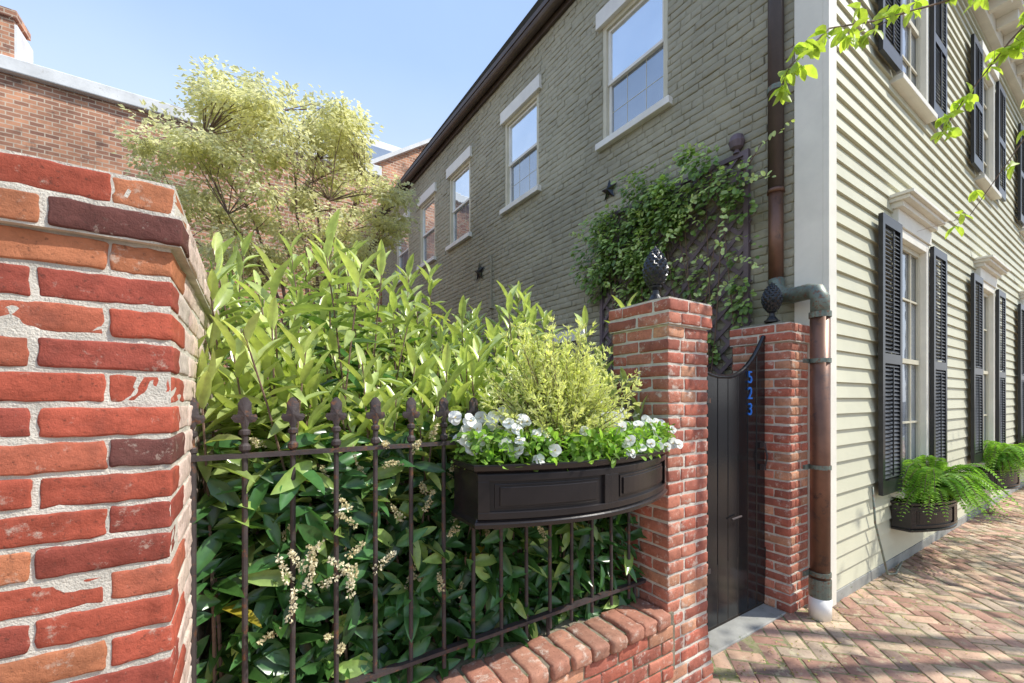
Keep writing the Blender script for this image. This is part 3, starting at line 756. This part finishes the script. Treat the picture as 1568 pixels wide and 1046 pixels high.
def vine():
    o=empty('climbing_vine'); poly=[(.5,2.0),(.47,3.3),(.62,3.62),(.95,3.78),(1.3,3.80),(1.6,3.83),(1.95,3.76),(2.3,3.45),(2.45,3.1),(2.3,2.8),(1.9,2.65),(1.45,2.5),(1.2,2.15),(.95,1.85)]
    def inside(x,y):
        c=False;j=len(poly)-1
        for i in range(len(poly)):
            xi,yi=poly[i];xj,yj=poly[j]
            if (yi>y)!=(yj>y) and x<(xj-xi)*(y-yi)/(yj-yi)+xi: c=not c
            j=i
        return c
    P=[];D=[];N=[];L=[];C=[]; cl=[]
    while len(cl)<165:
        s=random.uniform(.4,2.5);z=random.uniform(1.85,3.9)
        if inside(s,z):
            if .62<s<1.5 and z<3.15 and random.random()<.88: continue
            if s<1.3 and z<3.3 and random.random()<.5: continue
            if math.sin(s*9+1)*math.sin(z*8)>.4 and random.random()<.85: continue
            cl.append((s,z,random.uniform(.05,.28)*(1 if z>2.9 else .4)))
    for s,z,h in cl:
        n=random.randint(14,32); r=random.uniform(.05,.12); br=random.uniform(.75,1.25)
        for k in range(n):
            v=rv(1)[0]; p=(s+v[0]*r,max(.05,h+v[1]*r*.8),z+v[2]*r*1.1)
            P.append(p); D.append((v[0]*.8,abs(v[1])*.6+.2,v[2]*.4-.35)); N.append((random.gauss(0,.35),.9,.7+random.gauss(0,.3)))
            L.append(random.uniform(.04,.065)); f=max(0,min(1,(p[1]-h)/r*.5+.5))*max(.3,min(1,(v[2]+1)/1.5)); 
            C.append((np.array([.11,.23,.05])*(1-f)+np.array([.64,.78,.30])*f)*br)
    for i in range(44):
        s=random.uniform(.45,2.5); z=random.uniform(2.4,3.85); 
        if not inside(s,z): continue
        dx=random.gauss(0,.25); dz=random.uniform(-.25,.3); 
        for k in range(14):
            t=k/13; P.append((s+dx*t,.2+.12*t,z+dz*t-.1*t*t)); v=rv(1)[0]; D.append((v[0],abs(v[1]),v[2]-.2)); N.append((0,.8,.6)); L.append(random.uniform(.03,.05)); C.append(np.array([.65,.78,.3])*random.uniform(.7,1.1))
    P=G(np.array(P)); M_=np.array([[-.0438,-.9987,0],[.9987,-.0438,0],[0,0,1]])
    D=np.array(D)@M_.T; N=np.array(N)@M_.T
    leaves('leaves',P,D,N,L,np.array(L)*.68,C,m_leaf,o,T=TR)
    b=B(G)
    for i in range(16):
        s=random.uniform(.6,2.0); b.tube([(s+.3*random.uniform(-1,1),.06,.4),(s,.08,2.2),(s+random.uniform(-.2,.2),.1,3.2),(s+random.uniform(-.3,.3),.14,3.6)],[.008,.006,.004,.003],5)
    b.obj('stems',m_bark,o)
    t=empty('wall_trellis'); b=B(G); s0,s1,z0,z1=.52,2.2,.5,3.62
    b.box(s0,s0+.04,.02,.06,z0,z1); b.box(s1-.04,s1,.02,.06,z0,z1); b.box(s0,s1,.021,.058,z1,z1+.04); b.box(s0,s1,.021,.058,z0,z0+.04)
    st=.17; w=.034
    for sgn in (1,-1):
        k=-40
        while k<60:
            c=k*st
            f=lambda z: s0+c+sgn*(z-z0)
            if sgn==1: za=max(z0,z0-c); zb=min(z1,z0+(s1-s0)-c)
            else: za=max(z0,z0+c-(s1-s0)); zb=min(z1,z0+c)
            if zb-za>.05:
                o_=.03 if sgn==1 else .0405
                V=[(f(za)-w/2*1.4,o_,za),(f(za)+w/2*1.4,o_,za),(f(zb)+w/2*1.4,o_,zb),(f(zb)-w/2*1.4,o_,zb)]; V+=[(a_,o_+.009,c_) for a_,_,c_ in V]
                b.add(V,[(0,1,2,3),(4,7,6,5),(0,4,5,1),(2,6,7,3),(1,5,6,2),(0,3,7,4)])
            k+=1
    b.lathe((.62,.05,z1+.04),[(0,.03),(.03,.02),(.05,.05),(.10,.065),(.15,.05),(.175,.01)],12)
    b.obj('lattice',m_lattice,t)
vine()
# ---------------- pale tree in the courtyard
def maple():
    random.seed(5); o=empty('pale_maple_tree'); b=B(); c0=Vector((.48,6.4,4.25)); base=Vector((.75,6.4,0))
    fork=base+Vector((0,0,1.5)); b.tube([base,base+Vector((.04,0,.7)),fork],[.10,.08,.07],8)
    limbs=[]
    ltips=[(-1.2,.1,4.0),(-.7,-.5,4.8),(-.1,.3,5.4),(.35,-.1,5.7),(.9,.4,5.4),(1.6,-.2,4.9),(1.8,.3,4.0),(.9,-.9,4.2),(-.4,-.8,3.8),(-.5,.9,4.1),(1.0,1.0,4.3),(-1.3,-.3,3.4),(1.7,-.5,3.4)]
    for tx,ty,tz in ltips:
        tip=Vector((tx*.8+.1,6.4+ty,tz*.95)); pts=[]
        for i in range(9):
            t=i/8; q=fork.lerp(tip,t); bow=math.sin(math.pi*t)
            q=q+Vector(((tip.x-fork.x)*-.10*bow,(tip.y-fork.y)*-.1*bow,.12*bow))+Vector((random.gauss(0,.03),random.gauss(0,.03),0))*(0<i<8); pts.append(q)
        b.tube(pts,[.034*(1-.85*i/8) for i in range(9)],6,cap=False); limbs+=pts[3:]
    P=[];D=[];C=[];L=[]; nt_=0
    while nt_<360:
        v=Vector(rv(1)[0]); v=v*random.uniform(.35,1)**.4
        e=Vector((c0.x+v.x*1.65,c0.y+v.y*1.4,c0.z+v.z*1.5))
        a=math.atan2(v.z,v.x)
        if v.length>.84+.2*math.sin(a*6+1.3): continue
        if v.z<-.75: continue
        nt_+=1
        q=min(limbs,key=lambda l:(l-e).length+(.4 if l.z>e.z else 0)); m=(q+e)/2+Vector((random.gauss(0,.05),random.gauss(0,.05),.06))
        b.tube([q,m,e],[.006,.0045,.002],4,cap=False)
        br=random.uniform(.8,1.12); n=random.randint(55,95); rr=random.uniform(.15,.30)
        for k in range(n):
            u=rv(1)[0]*random.uniform(.2,1); p=np.array(e)+u*rr*np.array([1.15,1.15,.45]); P.append(p); D.append(u*np.array([1,1,.3])+[0,0,-.2]); L.append(random.uniform(.04,.085))
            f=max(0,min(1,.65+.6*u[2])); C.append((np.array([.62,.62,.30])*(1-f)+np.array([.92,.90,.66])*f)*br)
    for tx,tz in ((-.55,5.75),(-.25,5.65),(.5,5.9),(.75,5.85),(-.85,5.2),(1.35,5.3),(1.05,5.6),(-1.1,4.8),(2.0,4.6)):
        e=Vector((tx,6.4+random.uniform(-.3,.3),tz)); q=min(limbs,key=lambda l:(l-e).length)
        b.tube([q,(q+e)/2+Vector((.03,0,.03)),e],[.007,.005,.002],5,cap=False)
        for k in range(90):
            t=random.random(); p=q.lerp(e,.4+.6*t); u=rv(1)[0]; P.append(np.array(p)+u*random.uniform(.02,.13)); D.append(u); L.append(random.uniform(.045,.08)); C.append(np.array([.86,.84,.54])*random.uniform(.8,1.1))
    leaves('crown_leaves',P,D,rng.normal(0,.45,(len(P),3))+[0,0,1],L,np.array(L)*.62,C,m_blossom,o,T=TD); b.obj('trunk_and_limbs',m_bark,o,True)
maple()
# ---------------- street tree (overhanging branch)
def street():
    random.seed(9); o=empty('street_tree'); b=B(); P=[];D=[];N=[];L=[];C=[]
    tb=Vector((7.5,-2.2,0)); b.tube([tb,tb+Vector((.05,0,2)),tb+Vector((-.1,.1,4.2)),tb+Vector((0,.1,7))],[.16,.13,.10,.05],10)
    def spray(pts,r,dens,ls=(.055,.09),sd=.05,hang=.6):
        b.tube(pts,[r*(1-.8*i/(len(pts)-1)) for i in range(len(pts))],6,cap=False)
        for i in range(len(pts)-1):
            a=Vector(pts[i]);c=Vector(pts[i+1]); n=int((c-a).length*dens)
            for k in range(n):
                t=random.random(); p=a+(c-a)*t; v=Vector(rv(1)[0]); tw=p+v*sd*random.uniform(.3,1.5)
                b.tube([p,tw],[.0015,.001],3,cap=False)
                for q in range(random.randint(3,5)):
                    d=Vector(rv(1)[0])*.8+Vector((0,0,-hang)); P.append(tw);D.append(d);N.append((random.gauss(0,.5),random.gauss(0,.5),1));L.append(random.uniform(*ls));C.append(np.array([.50,.64,.12])*random.uniform(.8,1.25))
    b.tube([tb+Vector((0,.05,3.6)),(6.0,-1.4,4.5),(4.6,-.6,4.4),(3.7,.1,3.95)],[.06,.045,.03,.015],8,cap=False)
    spray([(3.7,.1,3.95),(3.1,.55,3.62),(2.65,.78,3.45)],.010,9)
    spray([(2.65,.78,3.45),(2.35,.86,3.33),(2.12,.93,3.10),(2.05,.97,2.92)],.005,22)
    spray([(3.1,.55,3.62),(2.9,.75,3.58),(2.75,.95,3.50)],.004,14)
    spray([(3.7,.1,3.95),(3.5,.45,3.5),(3.45,.62,3.25),(3.35,.7,3.05)],.006,28)
    spray([(3.7,.1,3.95),(3.6,.4,3.0),(3.5,.6,2.6),(3.2,.75,2.50)],.004,7,sd=.04)
    spray([(3.7,.1,3.95),(3.4,.35,3.8),(3.2,.45,3.6)],.004,20)
    for k in range(20):
        w=random.uniform(0,6.28); c=Vector((8.5+2.8*math.cos(w)*random.uniform(.4,1),-2.6+1.3*math.sin(w),random.uniform(4.2,6.6)))
        b.tube([tb+Vector((0,.1,random.uniform(3,5))),(c+tb+Vector((0,0,4)))/2,c],[.03,.02,.006],5,cap=False)
        for q in range(70):
            v=Vector(rv(1)[0]); P.append(c+v*random.uniform(.1,.5));D.append(v);N.append((random.gauss(0,.5),random.gauss(0,.5),1));L.append(.09);C.append(np.array([.16,.24,.04]))
    leaves('leaves',P,D,N,L,np.array(L)*.48,C,m_leafs,o,T=TL); b.obj('limbs',m_bark,o)
street()

# ================================================================== LIGHT, SKY, CAMERA
sd=Vector((.68,-.52,0)).normalized(); el=math.radians(50)
sdir=Vector((sd.x*math.cos(el),sd.y*math.cos(el),math.sin(el)))
li=bpy.data.lights.new('sun','SUN'); li.energy=5.0; li.angle=math.radians(.5); li.color=(1,.96,.88)
lo=bpy.data.objects.new('sun',li); scene.collection.objects.link(lo); lo.rotation_euler=sdir.to_track_quat('Z','Y').to_euler()
w=bpy.data.worlds.new('World'); scene.world=w; w.use_nodes=True; nt=w.node_tree
sk=nt.nodes.new('ShaderNodeTexSky'); sk.sky_type='NISHITA'; sk.sun_disc=False; sk.sun_elevation=el; sk.sun_rotation=math.atan2(sd.x,sd.y)
sk.dust_density=2.5; sk.air_density=1.0; sk.ozone_density=1.0
tc=nt.nodes.new('ShaderNodeTexCoord'); sp=nt.nodes.new('ShaderNodeSeparateXYZ'); nt.links.new(tc.outputs['Generated'],sp.inputs[0])
hz=ramp(nt,sp.outputs[2],[(.0,(.92,.95,1.0)),(.35,(.72,.84,1.0)),(.62,(.42,.60,.95)),(1.0,(.34,.52,.92))])
mul=mix(nt,1.0,hz.outputs[0],(9.0,9.0,9.0),'MULTIPLY')
nz=nt.nodes.new('ShaderNodeTexNoise'); nz.inputs['Scale'].default_value=1.6; nz.inputs['Detail'].default_value=5; nt.links.new(tc.outputs['Generated'],nz.inputs[0])
nr=ramp(nt,nz.outputs[0],[(.35,.66),(.7,.84)])
cc=mix(nt,nr.outputs[0],sk.outputs[0],mul)
nt.links.new(cc,nt.nodes['Background'].inputs[0]); nt.nodes['Background'].inputs[1].default_value=.15
cam=bpy.data.cameras.new('camera'); co=bpy.data.objects.new('camera',cam); scene.collection.objects.link(co)
co.location=(0,0,1.55); co.rotation_euler=(math.radians(90),0,math.radians(-32.3)); cam.lens=14.49; cam.sensor_width=36; cam.shift_y=.0555; cam.clip_start=.05; cam.clip_end=2000
scene.camera=co
scene.view_settings.view_transform='Standard'; scene.view_settings.look='None'; scene.view_settings.exposure=0
